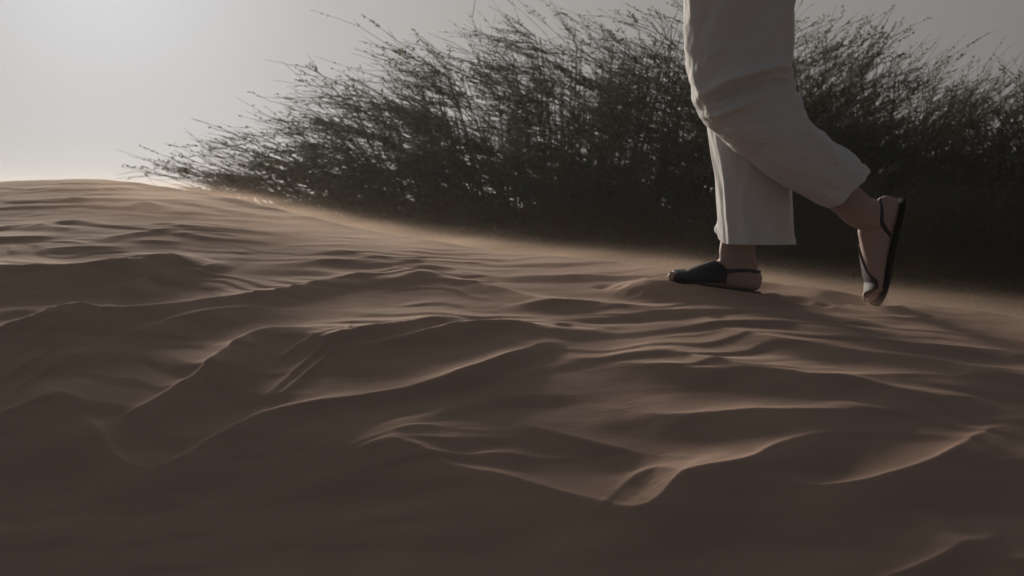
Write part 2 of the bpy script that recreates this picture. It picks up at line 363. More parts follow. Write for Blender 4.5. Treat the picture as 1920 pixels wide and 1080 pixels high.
def grow(name, label, group, cpx, sil, depth, spread, n_prim, wind, hmin=.12, leafk=1.0, twk=1.0, seed=1, basep=.5):
    """a bush: arched branches from its base into an outline given as photo-column -> crown height"""
    global rng
    rng = np.random.default_rng(seed)
    kk = depth / 7.2                                  # all twig lengths follow the size of the bush
    sx = [s[0] for s in sil]; sy = [s[1] for s in sil]
    cxw = (cpx - 960) / F * depth; cyw = depth
    g0 = gz(cxw, cyw)
    root = thing(name, label, 'bush', (cxw, cyw, g0), group)
    px = rng.uniform(sx[0], sx[-1], n_prim); dd = depth + rng.uniform(-spread, spread, n_prim) * (1 - .6 * np.abs(px - cpx) / max(sx[-1] - cpx, cpx - sx[0]))
    top = np.interp(px, sx, sy) + 8; bx = (px - 960 + 25 * np.sign(-wind[0])) / F * dd
    ztop = CZ + (380 - top) / F * dd
    zb = ground(bx, dd); lowz = np.maximum(zb, CZ - .9)
    u = rng.uniform(0, 1, n_prim)**.7
    ze = lowz + hmin + (ztop - lowz - hmin) * u
    end = np.stack([bx, dd, ze], 1)
    b0x = cxw + (bx - cxw) * basep + rng.normal(0, .15, n_prim); b0y = cyw + (dd - cyw) * .4 + rng.normal(0, .1, n_prim)
    b0 = np.stack([b0x, b0y, ground(b0x, b0y) - .03], 1)
    ctl = b0 + (end - b0) * np.array([.38, .4, 0]) + np.stack([0 * ze, 0 * ze, (ze - b0[:, 2]) * rng.uniform(.45, .88, n_prim)], 1)
    K = 12; tt = np.linspace(0, 1, K)[None, :, None]
    prim = (1 - tt)**2 * b0[:, None] + 2 * tt * (1 - tt) * ctl[:, None] + tt**2 * end[:, None]
    prim += rng.normal(0, .012, prim.shape) * tt
    rad = kk * np.linspace(.008, .0022, K)[None] * rng.uniform(.7, 1.3, (n_prim, 1))
    for a in range(14):            # a few main stems one can follow, each its own part
        Vt, Ft = tubes(prim[a:a + 1], rad[a:a + 1] * 1.6, 5); keep(mesh_np('stem', Vt, Ft, m_twig), root)
    allP, allR = [tubes(prim[14:], rad[14:], 4)], []
    # twigs
    nt_ = int(n_prim * 17 * twk); pi = rng.integers(0, n_prim, nt_); ti = rng.uniform(.28, 1, nt_)**.8
    f = ti * (K - 1); i0 = np.minimum(f.astype(int), K - 2); w = (f - i0)[:, None]
    p0 = prim[pi, i0] * (1 - w) + prim[pi, i0 + 1] * w; tg = unit(prim[pi, i0 + 1] - prim[pi, i0])
    wv = np.array(wind)
    zt_ = CZ + (380 - np.interp(960 + p0[:, 0] / p0[:, 1] * F, sx, sy)) / F * p0[:, 1]; rel_ = np.clip((zt_ - p0[:, 2]) / (2.1 * kk), 0, 1)
    ok = (.55 * fbm(p0[:, 0] * 1.9, p0[:, 2] * 3.6, 2) + .9 * fbm(p0[:, 0] * 5.5 + 9, p0[:, 2] * 9.5, 2) > -.16 - .5 * rel_ + rng.normal(0, .08, nt_)); pi, ti, p0, tg, nt_ = pi[ok], ti[ok], p0[ok], tg[ok], int(ok.sum())
    d0 = unit(tg * [.7, .7, .45] + wv * rng.uniform(.35, 1.3, (nt_, 1)) + rng.normal(0, .40, (nt_, 3)) * [1, 1, .65])
    ln = np.minimum(rng.gamma(3.2, .045, nt_) * (.75 + .35 * ti) + .06, .40) * kk
    K2 = 6; t2 = np.linspace(0, 1, K2)[None, :, None]
    bend = unit(wv + rng.normal(0, .35, (nt_, 3)))
    tw = p0[:, None] + ln[:, None, None] * (d0[:, None] * t2 + (bend * .35)[:, None] * t2**2) + rng.normal(0, .006, (nt_, K2, 3)) * t2
    allP.append(tubes(tw, kk * np.linspace(.0030, .0013, K2)[None].repeat(nt_, 0), 3))
    # sub twigs
    ns = nt_ * 3; qi = rng.integers(0, nt_, ns); k0 = rng.integers(1, K2, ns); s0 = tw[qi, k0]
    sdir = unit(d0[qi] * .8 + wv * .3 + rng.normal(0, .5, (ns, 3)) * [1, 1, .5]); sl = (rng.gamma(3, .035, ns) + .03) * kk
    t3 = np.linspace(0, 1, 3)[None, :, None]
    st = s0[:, None] + sl[:, None, None] * (sdir[:, None] * t3 + (bend[qi] * .25)[:, None] * t3**2)
    allP.append(tubes(st, kk * np.linspace(.0016, .0009, 3)[None].repeat(ns, 0), 3))
    Vs, Fs, off = [], [], 0
    for v, f_ in allP: Vs.append(v); Fs.append(f_ + off); off += len(v)
    o = keep(mesh_np('twigs', np.vstack(Vs), np.vstack(Fs), m_twig), root); tag(o, kind='stuff')
    # leaves: small near the outline, larger sprays in the shaded inside
    nl = int(ns * 15 * leafk); li = rng.integers(0, ns, nl); a = rng.uniform(0, 1, (nl, 1))
    lp = st[li, 0] * (1 - a) + st[li, 2] * a
    lpx = 960 + lp[:, 0] / lp[:, 1] * F; zt = CZ + (380 - np.interp(lpx, sx, sy)) / F * lp[:, 1]
    rel = np.clip((zt - lp[:, 2]) / (2.1 * kk), 0, 1)                   # 0 at the outline, 1 deep
    clump = .55 * fbm(lp[:, 0] * 1.9, lp[:, 2] * 3.6, 2) + .9 * fbm(lp[:, 0] * 5.5 + 9, lp[:, 2] * 9.5, 2)
    keepm = (rng.uniform(0, 1, nl) < np.clip(.26 + rel * .55 + clump * 1.8, .02, 1)); lp, li, rel = lp[keepm], li[keepm], rel[keepm]; nl = len(lp)
    ld = unit(sdir[li] + rng.normal(0, .75, (nl, 3)) * [1, 1, .4])
    V_, F_ = leaves(lp, ld, kk * rng.uniform(.015, .032, nl) * (1 + .7 * rel), kk * rng.uniform(.007, .0125, nl) * (1 + .7 * rel))
    o = keep(mesh_np('leaves', V_, F_, m_leaf, smooth=False), root); tag(o, kind='stuff')
    return root
SIL1 = [(330, 322), (390, 288), (460, 258), (530, 215), (580, 160), (650, 135), (720, 105), (800, 85), (880, 80), (960, 55), (1040, 75), (1120, 55), (1200, 40), (1300, 35), (1400, 50), (1480, 90), (1560, 170)]
SIL2 = [(1340, 130), (1400, 60), (1480, 60), (1560, 75), (1640, 85), (1720, 110), (1780, 125), (1830, 150), (1860, 190)]
SIL3 = [(1780, 230), (1830, 165), (1880, 140), (1950, 120), (2050, 110), (2200, 130), (2350, 220)]
grow('thorn_bush', 'widest dark bush, its twigs blown out to the left over the dune crest', 'windblown bushes behind the dune', 1060, SIL1, 10.0, 1.4, 560, (-.95, 0, .12), seed=3)
grow('thorn_bush', 'tall dark bush behind the walking legs, twigs reaching up to the right', 'windblown bushes behind the dune', 1640, SIL2, 10.4, 1.2, 300, (.75, 0, .30), seed=5)
grow('thorn_bush', 'dark bush at the right edge behind the lowest part of the crest', 'windblown bushes behind the dune', 2050, SIL3, 9.6, 1.2, 260, (.7, 0, .28), seed=8)

grow('low_shrub', 'low dark shrub filling the hollow below the bush at the right edge', None, 1700, [(1250, 380), (1400, 365), (1700, 350), (1900, 360), (2300, 380)], 8.2, .8, 260, (.2, 0, .2), hmin=.05, leafk=1.3, seed=11, basep=.85)
grow('low_shrub', 'low dark shrub at the foot of the widest bush, left of the dry grass', None, 900, [(560, 400), (700, 385), (900, 370), (1100, 370), (1250, 385)], 8.4, .8, 200, (-.5, 0, .1), hmin=.05, leafk=1.3, seed=12, basep=.85)

# dry grass at the foot of the bushes
def tuft(px, py, d, n, h, label, lean=(.0, 0), seed=0):
    global rng
    rng = np.random.default_rng(100 + seed)
    p = P(px, py, d); z0 = gz(p.x, p.y)
    root = thing('dry_grass_tuft', label, 'grass tuft', (p.x, p.y, z0), 'dry grass tufts at the foot of the bushes')
    H = p.z - z0
    b0 = np.stack([p.x + rng.normal(0, .10, n), p.y + rng.normal(0, .10, n), np.full(n, z0 - .02)], 1)
    tip = b0 + np.stack([rng.normal(lean[0], .22 * h, n), rng.normal(0, .18 * h, n), H * rng.uniform(.7, 1.1, n)], 1)
    K = 8; t = np.linspace(0, 1, K)[None, :, None]; mid = b0 * [.6, .6, .25] + tip * [.4, .4, .75]
    pa = (1 - t)**2 * b0[:, None] + 2 * t * (1 - t) * mid[:, None] + t**2 * tip[:, None]
    v, f = tubes(pa, np.linspace(.003, .0007, K)[None].repeat(n, 0), 3)
    o = keep(mesh_np('blades', v, f, m_dry), root); tag(o, kind='stuff')
    k = n * 16; q = rng.integers(0, n, k); kk = rng.integers(2, K - 1, k); pp = pa[q, kk]
    dv = unit(pa[q, kk + 1] - pa[q, kk] + rng.normal(0, .012, (k, 3)))
    v, f = leaves(pp, dv, rng.uniform(.03, .09, k), rng.uniform(.003, .006, k))
    o = keep(mesh_np('leaf_blades', v, f, m_dry, smooth=False), root); tag(o, kind='stuff')
tuft(1135, 365, 7.4, 60, 1.2, 'tall pale dry grass tuft in front of the widest bush', (.05, 0), 1)

# ------------------------------------------------------------------ the walker
m_skin, t, b = mat('skin', (.32, .23, .21), .62, .3)
b.inputs['Subsurface Weight'].default_value = .15; b.inputs['Subsurface Radius'].default_value = (.012, .005, .003)
m_cloth, t, b = mat('linen', (.66, .685, .70), .9, .15)
n = t.nodes; lk = t.links.new
tc = n.new('ShaderNodeTexCoord'); wv = n.new('ShaderNodeTexNoise'); wv.inputs['Scale'].default_value = 260; wv.inputs['Detail'].default_value = 3; lk(tc.outputs['Object'], wv.inputs['Vector'])
nb = n.new('ShaderNodeTexNoise'); nb.inputs['Scale'].default_value = 22; nb.inputs['Detail'].default_value = 4; lk(tc.outputs['Object'], nb.inputs['Vector'])
ad = n.new('ShaderNodeMath'); ad.operation = 'MULTIPLY_ADD'; lk(nb.outputs['Fac'], ad.inputs[0]); ad.inputs[1].default_value = 4; lk(wv.outputs['Fac'], ad.inputs[2])
bu = n.new('ShaderNodeBump'); bu.inputs['Strength'].default_value = .25; bu.inputs['Distance'].default_value = .0015; lk(ad.outputs[0], bu.inputs['Height']); lk(bu.outputs[0], b.inputs['Normal'])
tr = n.new('ShaderNodeBsdfTranslucent'); tr.inputs[0].default_value = (.55, .48, .40, 1); mx = n.new('ShaderNodeMixShader'); mx.inputs[0].default_value = .28
lk(b.outputs[0], mx.inputs[1]); lk(tr.outputs[0], mx.inputs[2]); lk(mx.outputs[0], n['Material Output'].inputs[0])
m_leather, t, b = mat('black_leather', (.016, .018, .027), .6, .25)
m_sole, t, b = mat('sole_rubber', (.018, .018, .019), 1.0, .05)
m_nail, t, b = mat('toenail', (.34, .21, .17), .45, .3)

NEAR, FARD = 2.50, 2.64
walker = thing('person', 'person in loose pale linen trousers and black sandals walking left along the dune crest', 'person', tuple(P(1390, 535, 2.6)))

def cap_tube(bm, pts, radii, sides=20, sub=6):
    """closed tapered tube through pts (Vectors), radii = (side, front) pairs in the walking plane"""
    pts = [Vector(p) for p in pts]; n = len(pts)
    T = np.linspace(0, n - 1, (n - 1) * sub + 1); A = np.array(pts); Rr = np.array([(r, r) if not isinstance(r, tuple) else r for r in radii])
    A = np.stack([np.interp(T, range(n), A[:, k]) for k in range(3)], 1); Rr = np.stack([np.interp(T, range(n), Rr[:, k]) for k in range(2)], 1)
    for _ in range(4):
        A[1:-1] = (A[:-2] + 2 * A[1:-1] + A[2:]) / 4; Rr[1:-1] = (Rr[:-2] + 2 * Rr[1:-1] + Rr[2:]) / 4
    rings = []
    side = Vector((0, 1, 0))
    m = len(A)
    for i in range(m):
        t = Vector(A[min(i + 1, m - 1)] - A[max(i - 1, 0)]).normalized(); fr = t.cross(side).normalized(); sd_ = fr.cross(t).normalized()
        rings.append((Vector(A[i]), t, fr, sd_, Rr[i]))
    full = []
    c, t, fr, sd_, r = rings[0]
    for q in (1.0, .94, .8, .55): full.append((c - t * r[0] * .9 * math.sin(math.acos(1 - q) if q < 1 else math.pi / 2) * 1.0, fr, sd_, r * math.sqrt(max(1 - q * q, .001)), ))
    for c, t, fr, sd_, r in rings: full.append((c, fr, sd_, r))
    c, t, fr, sd_, r = rings[-1]
    for q in (.55, .8, .94, 1.0): full.append((c + t * r[0] * .9 * q, fr, sd_, r * math.sqrt(max(1 - q * q, .001))))
    c, t, fr, sd_, r = rings[0]
    for k_, q in enumerate((1.0, .94, .8, .55)): full[k_] = (c - t * r[0] * .9 * q, fr, sd_, r * math.sqrt(max(1 - q * q, .001)))
    vs = []
    for c, fr, sd_, r in full:
        vs.append([bm.verts.new(c + fr * r[1] * math.cos(a) + sd_ * r[0] * math.sin(a)) for a in np.arange(sides) * 2 * math.pi / sides])
    for a, b_ in zip(vs[:-1], vs[1:]):
        for k_ in range(sides): bm.faces.new((a[k_], a[(k_ + 1) % sides], b_[(k_ + 1) % sides], b_[k_]))
    bm.faces.new(vs[0][::-1]); bm.faces.new(vs[-1])
# foot sections in foot space: x heel->toe, z up, y towards the inner side: (x, yc, zc, ry, rz)
SEC = [(-.002, 0, .030, .010, .012), (.004, 0, .030, .021, .022), (.018, 0, .032, .029, .031), (.040, 0, .038, .032, .038), (.065, .001, .046, .032, .046),
       (.090, .003, .044, .033, .044), (.115, .005, .037, .036, .037), (.140, .006, .031, .040, .031), (.165, .005, .025, .044, .025), (.185, .003, .020, .045, .020), (.200, .001, .016, .043, .015), (.208, 0, .014, .038, .011)]
def sec_at(x):
    a = np.array(SEC); return [float(np.interp(x, a[:, 0], a[:, k])) for k in range(1, 5)]
TOES = [(.030, .244, .0125), (.011, .243, .0095), (-.006, .236, .009), (-.021, .226, .0085), (-.034, .213, .008)]
def foot_bm(bm, M, bend=0.0):
    def W(x, y, z):
        if bend and x > .19:                        # toes bent back at the ball
            a = bend * min((x - .19) / .02, 1); dx, dz = x - .19, z - .01
            x, z = .19 + dx * math.cos(a) - dz * math.sin(a), .01 + dx * math.sin(a) + dz * math.cos(a)
        return M @ Vector((x, y, z))
    sides = 24; vs = []
    for x, yc, zc, ry, rz in SEC:
        ring = []
        for k_ in range(sides):
            a = k_ * 2 * math.pi / sides; c, s = math.cos(a), math.sin(a)
            zz = zc + rz * (abs(s)**.8 * (1 if s > 0 else -1)); 
            ring.append(bm.verts.new(W(x, yc + ry * (abs(c)**.85 * (1 if c > 0 else -1)) * (1 - .22 * max(s, 0)), zz)))
        vs.append(ring)
    for a, b_ in zip(vs[:-1], vs[1:]):
        for k_ in range(sides): bm.faces.new((a[k_], a[(k_ + 1) % sides], b_[(k_ + 1) % sides], b_[k_]))
    bm.faces.new(vs[0][::-1]); bm.faces.new(vs[-1])
    for y, x1, r in TOES:
        p = [(.180, y * .95, .017), (.205, y, .016), ((.205 + x1) / 2, y, .0165), (x1 - r, y * .97, r * .95 + .001)]
        cap_tube(bm, [W(*q) for q in p], [r * .95, r, r * .92, r], sides=12, sub=3)
def frame(origin, xaxis, zhint, inner):
    """foot space -> world; inner = +1 if the inner side points away from +Y"""
    x = Vector(xaxis).normalized(); y = Vector((0, -1, 0)) * inner; y = (y - x * y.dot(x)).normalized(); z = x.cross(y)
    if z.dot(Vector(zhint)) < 0: z = -z
    M = Matrix.Identity(4)
    for k_, v in enumerate((x, y, z)): M[0][k_], M[1][k_], M[2][k_] = v
    M.translation = Vector(origin); return M
# standing foot (right foot, far leg, its inner side faces the camera)
hs_ = P(1424, 549, FARD); hs_t = P(1246, 524, FARD + .07)
M1 = frame(hs_, hs_t - hs_, (0, 0, 1), 1)
# trailing foot (left foot, near leg): toes down, heel up
hb = P(1688, 374, NEAR + .03); tb = P(1640, 583, NEAR + .05)
M2 = frame(hb, tb - hb, (-1, 0, 0), -1) @ Matrix.Diagonal((1.135, 1.0, .97, 1))
body = bmesh.new()
foot_bm(body, M1); foot_bm(body, M2, bend=.06)
ank1 = M1 @ Vector((.058, 0, .075))
cap_tube(body, [M1 @ Vector((.050, 0, .045)), P(1381, 478, FARD), P(1384, 455, FARD), P(1392, 380, FARD), P(1400, 300, FARD), P(1395, 215, FARD), P(1385, 60, FARD), P(1390, -130, FARD), P(1400, -250, FARD)],
         [(.034, .044), (.034, .048), (.034, .046), (.046, .052), (.056, .060), (.056, .060), (.072, .078), (.085, .095), (.10, .11)], 24)
cap_tube(body, [M2 @ Vector((.050, 0, .045)), P(1612, 398, NEAR), P(1592, 378, NEAR), P(1530, 325, NEAR), P(1450, 262, NEAR), P(1388, 205, NEAR), P(1384, 60, NEAR), P(1390, -130, NEAR + .02), P(1400, -250, NEAR + .03)],
         [(.034, .042), (.034, .043), (.036, .043), (.046, .048), (.054, .060), (.056, .062), (.072, .082), (.085, .10), (.10, .115)], 24)
cap_tube(body, [P(1400, -240, 2.5), P(1400, -240, 2.64)], [.12, .12], 20)
cap_tube(body, [P(1400, -230, 2.57), P(1400, -330, 2.57), P(1400, -400, 2.57)], [(.16, .12), (.14, .10), (.12, .09)], 24)
me = bpy.data.meshes.new('body'); bmesh.ops.recalc_face_normals(body, faces=body.faces); body.to_mesh(me); body.free()
ob = bpy.data.objects.new('body', me); C.objects.link(ob)
md = ob.modifiers.new('r', 'REMESH'); md.mode = 'VOXEL'; md.voxel_size = .0035; md.use_smooth_shade = True
sm = ob.modifiers.new('s', 'SMOOTH'); sm.iterations = 5; sm.factor = .5
dg = bpy.context.evaluated_depsgraph_get(); nm = bpy.data.meshes.new_from_object(ob.evaluated_get(dg))
ob.modifiers.clear(); ob.data = nm; nm.name = 'body'; nm.materials.clear(); nm.materials.append(m_skin)
nm.polygons.foreach_set('use_smooth', np.full(len(nm.polygons), True))
keep(ob, walker)

from mathutils.bvhtree import BVHTree
SKIN = BVHTree.FromPolygons([v.co.copy() for v in nm.vertices], [tuple(p.vertices) for p in nm.polygons])
# toenails of the standing foot
def blob(name, M, c, r, mt, par):
    bm = bmesh.new(); bmesh.ops.create_uvsphere(bm, u_segments=10, v_segments=6, radius=1)
    for v in bm.verts: v.co = M @ (Vector(c) + Vector((v.co.x * r[0], v.co.y * r[1], v.co.z * r[2])))
    for f in bm.faces: f.smooth = True
    me = bpy.data.meshes.new(name); bm.to_mesh(me); bm.free(); me.materials.append(mt); o = bpy.data.objects.new(name, me); C.objects.link(o); keep(o, par); return o
for y, x1, r in TOES: blob('toenail', M1, (x1 - r * .55, y * .97, r * 1.9), (r * .5, r * .6, .0012), m_nail, ob)

# sandals ------------------------------------------------------------
def grid_mesh(name, fn, nu, nv, mt, par, thick=.002, closed=False):
    V = np.array([fn(u, v) for u in np.linspace(0, 1, nu) for v in np.linspace(0, 1, nv)])
    i = np.arange(nu * nv).reshape(nu, nv); Fq = np.stack([i[:-1, :-1], i[:-1, 1:], i[1:, 1:], i[1:, :-1]], -1).reshape(-1, 4)
    o = mesh_np(name, V, Fq, mt)
    if thick:
        s = o.modifiers.new('thick', 'SOLIDIFY'); s.thickness = thick; s.offset = 0
    keep(o, par); return o
def sandal(M, bend, label):
    def W(x, y, z):
        if bend and x > .19:
            a = bend * min((x - .19) / .02, 1); dx, dz = x - .19, z - .01
            x, z = .19 + dx * math.cos(a) - dz * math.sin(a), .01 + dx * math.sin(a) + dz * math.cos(a)
        return M @ Vector((x, y, z))
    # sole: outline of the foot, a little larger
    bm = bmesh.new(); n_ = 40; xs = np.linspace(-.004, .243, n_); 
    def half(x):
        if x < .2: yc, zc, ry, rz = sec_at(x); w1 = w2 = ry; 
        else: yc = .0; w1 = .044 * math.sqrt(max(1 - ((x - .2) / .052)**2, .0)) + .004; w2 = .042 * math.sqrt(max(1 - ((x - .2) / .044)**2, .0)) + .002
        if x < .02: w1 = w2 = .030 * math.sqrt(max(1 - ((.02 - x) / .0265)**2, .02))
        return yc, w1 + .002, w2 + .002
    top, bot = [], []
    for x in xs:
        yc, w1, w2 = half(x)
        top.append([bm.verts.new(W(x, yc + s, .002)) for s in np.linspace(-w2, w1, 7)]); bot.append([bm.verts.new(W(x, yc + s * 1.02, -.006)) for s in np.linspace(-w2, w1, 7)])
    for a in range(n_ - 1):
        for k_ in range(6):
            bm.faces.new((top[a][k_], top[a][k_ + 1], top[a + 1][k_ + 1], top[a + 1][k_])); bm.faces.new((bot[a][k_], bot[a + 1][k_], bot[a + 1][k_ + 1], bot[a][k_ + 1]))
        bm.faces.new((top[a][0], top[a + 1][0], bot[a + 1][0], bot[a][0])); bm.faces.new((top[a][6], bot[a][6], bot[a + 1][6], top[a + 1][6]))
    for k_ in range(6):
        bm.faces.new((top[0][k_], bot[0][k_], bot[0][k_ + 1], top[0][k_ + 1])); bm.faces.new((top[-1][k_], top[-1][k_ + 1], bot[-1][k_ + 1], bot[-1][k_]))
    bmesh.ops.recalc_face_normals(bm, faces=bm.faces)
    me = bpy.data.meshes.new('sandal'); bm.to_mesh(me); bm.free(); me.materials.append(m_sole)
    so_ = bpy.data.objects.new('sandal', me); C.objects.link(so_); keep(so_, walker); so_['label'] = label
    bv = so_.modifiers.new('b', 'BEVEL'); bv.width = .002; bv.segments = 2
    # vamp: covers the inner side and the instep, stays low on the outer side
    def surf(x, a, off=.0035):
        yc, zc, ry, rz = sec_at(min(x, .205)); 
        if x > .195: q = (x - .195) / .03; ry = .046 * (1 - .25 * q * q); rz = .0165 * (1 - .2 * q); zc = .0165 - .002 * q
        c, s = math.cos(a), math.sin(a)
        return W(x, yc + (ry + off) * (abs(c)**.85 * (1 if c > 0 else -1)) * (1 - .22 * max(s, 0)), max(zc + (rz + off) * (abs(s)**.8 * (1 if s > 0 else -1)), -.001))
    def vamp(u, v):
        # u: inner sole edge (0) -> over the instep -> outer edge (1); v: back -> front
        a = -.55 + u * (math.pi * 1.02 + .2)
        back = np.interp(u, [0, .12, .25, .38, .5, .62, .75, 1], [.088, .086, .098, .116, .124, .150, .176, .188])
        front = np.interp(u, [0, .2, .45, .6, 1], [.222, .232, .232, .222, .206])
        return surf(back + (front - back) * v, a)
    grid_mesh('vamp', vamp, 40, 26, m_leather, so_, .0022)
    # slingback strap: laid on the skin from the vamp round the heel and down to the sole on the outer side
    pth = [(.098, .036, .043), (.085, .040, .047), (.07, .042, .050), (.05, .044, .053), (.028, .040, .056), (.010, .026, .057), (.0, .0, .058), (.010, -.026, .058), (.028, -.040, .057), (.048, -.044, .054), (.062, -.043, .046), (.072, -.042, .032), (.080, -.042, .016), (.086, -.042, .0)]
    pa_ = np.array(pth); T = np.linspace(0, len(pa_) - 1, 90); pa_ = np.stack([np.interp(T, range(len(pth)), pa_[:, k]) for k in range(3)], 1)
    for _ in range(10): pa_[1:-1] = (pa_[:-2] + 2 * pa_[1:-1] + pa_[2:]) / 4
    tg_ = unit(np.gradient(pa_, axis=0)); V = []
    for p_, t_, q_ in zip(pa_, tg_, np.linspace(0, 1, len(pa_))):
        outw = unit(np.array([p_[0] - .05, p_[1], 0.0])); up_ = np.cross(t_, outw); up_ /= np.linalg.norm(up_) + 1e-9
        wd_ = float(np.interp(q_, [0, .12, .3], [.019, .013, .0085])) if q_ < .3 else .0085 + .005 * float(smooth(.5, .7, q_))
        for v in (-1, -.5, 0, .5, 1):
            c_ = W(*(p_ + up_ * v * wd_ / 2)); hit_, nn, _, _ = SKIN.find_nearest(c_)
            V.append(hit_ + nn * .0016)
    i = np.arange(len(V)).reshape(-1, 5); Fq = np.stack([i[:-1, :-1], i[:-1, 1:], i[1:, 1:], i[1:, :-1]], -1).reshape(-1, 4)
    o = mesh_np('heel_strap', np.array(V), Fq, m_leather); sd2 = o.modifiers.new('thick', 'SOLIDIFY'); sd2.thickness = .0022; sd2.offset = 1 ; keep(o, so_)
    sm2 = o.modifiers.new('s', 'SMOOTH'); sm2.iterations = 4
    return so_
sandal(M1, 0, 'black leather sandal flat on the sand, big toe showing')
sandal(M2, .06, 'black sandal standing on its toe with the sole turned back')
# trousers ------------------------------------------------------------
def leg_tube(pairs, depthw, d, nu, na_, disp, power=.85):
    """pairs: ((lx,ly),(rx,ry)) outline points seen from the side -> array nu x na of points"""
    n = len(pairs); T = np.linspace(0, n - 1, nu)
    A = np.array([P(*a, d) for a, b_ in pairs]); B = np.array([P(*b_, d) for a, b_ in pairs]); D = np.array(depthw)
    def cr_(Q):
        Q = np.atleast_2d(Q.T).T; out_ = []
        for t_ in T:
            i = min(int(t_), n - 2); f = t_ - i; p0, p1, p2, p3 = Q[max(i - 1, 0)], Q[i], Q[i + 1], Q[min(i + 2, n - 1)]
            out_.append(.5 * (2 * p1 + (p2 - p0) * f + (2 * p0 - 5 * p1 + 4 * p2 - p3) * f * f + (3 * p1 - p0 - 3 * p2 + p3) * f**3))
        return np.array(out_)
    A, B, D = cr_(A), cr_(B), cr_(D[:, None])[:, 0]
    an = np.linspace(0, 2 * np.pi, na_, endpoint=False); c, s = np.cos(an), np.sin(an)
    cc = np.sign(c) * np.abs(c)**power; ss = np.sign(s) * np.abs(s)**power
    mid = (A + B) / 2; ax = (B - A) / 2; yv = np.array([0, 1., 0])
    ax_n = unit(ax)
    tvec = unit(np.gradient(mid, axis=0)); 
    U, AN = np.meshgrid(T / (n - 1), an, indexing='ij')
    dr, dt = disp(U, AN, mid, ax)
    wdt = np.linalg.norm(ax, axis=1)
    pts_ = mid[:, None] + ax_n[:, None] * ((wdt[:, None] * cc[None] + dr * c[None])[..., None]) + yv * ((D[:, None] * ss[None] + dr * s[None])[..., None]) + tvec[:, None] * dt[..., None]
    return pts_
def fold(U, AN, pts_, h, w):
    """raised crease along a polyline of (u, angle); angle measured so that 3pi/2 faces the camera"""
    r = np.zeros_like(U)
    best = np.full(U.shape, 9.); hh = np.zeros_like(U)
    for k_ in range(len(pts_) - 1):
        a, b_ = np.array(pts_[k_][:2]), np.array(pts_[k_ + 1][:2]); sc = np.array([1.0, .16]); e = (b_ - a) * sc
        t_ = np.clip((((U - a[0]) * sc[0]) * e[0] + ((AN - a[1]) * sc[1]) * e[1]) / (e @ e + 1e-9), 0, 1)
        d_ = np.hypot((U - a[0]) - t_ * e[0], (AN - a[1]) * sc[1] - t_ * e[1]); u_ = d_ < best
        best = np.where(u_, d_, best); hh = np.where(u_, pts_[k_][2] * (1 - t_) + pts_[k_ + 1][2] * t_, hh)
    return h * hh * np.exp(-(best / w)**2)
near_pairs = [((1262, -420), (1520, -420)), ((1268, -280), (1515, -280)), ((1278, -140), (1500, -140)), ((1283, 0), (1490, 0)), ((1285, 70), (1484, 65)), ((1291, 130), (1480, 118)), ((1301, 180), (1482, 152)),
              ((1315, 212), (1490, 178)), ((1338, 242), (1502, 205)), ((1368, 270), (1522, 234)), ((1405, 301), (1548, 257)), ((1450, 333), (1573, 277)), ((1498, 362), (1597, 298)), ((1547, 388), (1621, 326))]
near_dw = [.17, .15, .125, .115, .110, .105, .10, .10, .10, .10, .098, .095, .092, .09]
def disp_near(U, AN, mid, ax):
    n1 = fbm(np.sin(AN) * 1.6 + U * 4, np.cos(AN) * 1.6 + U * 9, 3)
    dr = 0 * n1
    q = 13.0
    f3 = 3 * math.pi / 2
    # (ring index / 13, angle, weight): left edge pi, front facing the camera 3pi/2, right edge 2pi
    dr += 0
    dr += fold(U, AN, [(6.2 / q, 3.3, .6), (6.0 / q, 3.9, 1), (5.6 / q, 4.6, 1.1), (5.3 / q, 5.2, 1), (5.5 / q, 6.0, .3)], .022, .016)
    dr += fold(U, AN, [(5.7 / q, 5.0, .2), (6.0 / q, 5.5, .8), (6.5 / q, 6.0, .3)], .015, .014)
    dr += fold(U, AN, [(7.3 / q, 3.2, .9), (7.4 / q, 3.8, 1), (7.2 / q, 4.4, .8), (6.8 / q, 4.9, .1)], .020, .016)
    dr += fold(U, AN, [(6.75 / q, 3.3, .5), (6.8 / q, 4.0, .8), (6.5 / q, 4.5, .1)], .014, .012)
    dr -= fold(U, AN, [(6.75 / q, 3.3, 1), (6.6 / q, 4.0, 1), (6.2 / q, 4.6, .8), (6.1 / q, 5.3, .6)], .013, .014)
    dr += fold(U, AN, [(7.6 / q, 5.6, .6), (9.5 / q, 5.3, 1), (12.9 / q, 5.0, .5)], .014, .03)
    dr += fold(U, AN, [(3.0 / q, 3.5, .8), (2.7 / q, 4.2, 1), (2.2 / q, 4.8, .6)], .008, .02)
    dr += fold(U, AN, [(3.5 / q, 5.4, .3), (4.3 / q, 5.5, 1), (5.0 / q, 5.7, .4)], -.012, .03)
    dr += fold(U, AN, [(10.6 / q, 3.6, .3), (11.6 / q, 4.1, 1), (12.8 / q, 4.4, .8)], -.008, .03)
    dr = dr * (.12 + .88 * np.abs(np.sin(AN))) + .010 * n1 + .004 * fbm(AN * 1.3 + 4, U * 26 - AN * .8, 3) * np.abs(np.sin(AN))
    dr += .005 * np.sin(AN * 3 + 2) * smooth(.8, 1, U)
    dt = .006 * np.sin(AN * 2 + .6) * smooth(.93, 1, U)
    return dr, dt
far_pairs = [((1275, -420), (1525, -420)), ((1285, -280), (1515, -280)), ((1298, -120), (1495, -120)), ((1312, 40), (1475, 40)), ((1320, 140), (1468, 140)), ((1325, 210), (1470, 210)), ((1333, 270), (1474, 270)), ((1341, 330), (1478, 330)), ((1347, 390), (1480, 390)), ((1351, 430), (1481, 430)), ((1352, 456), (1482, 456))]
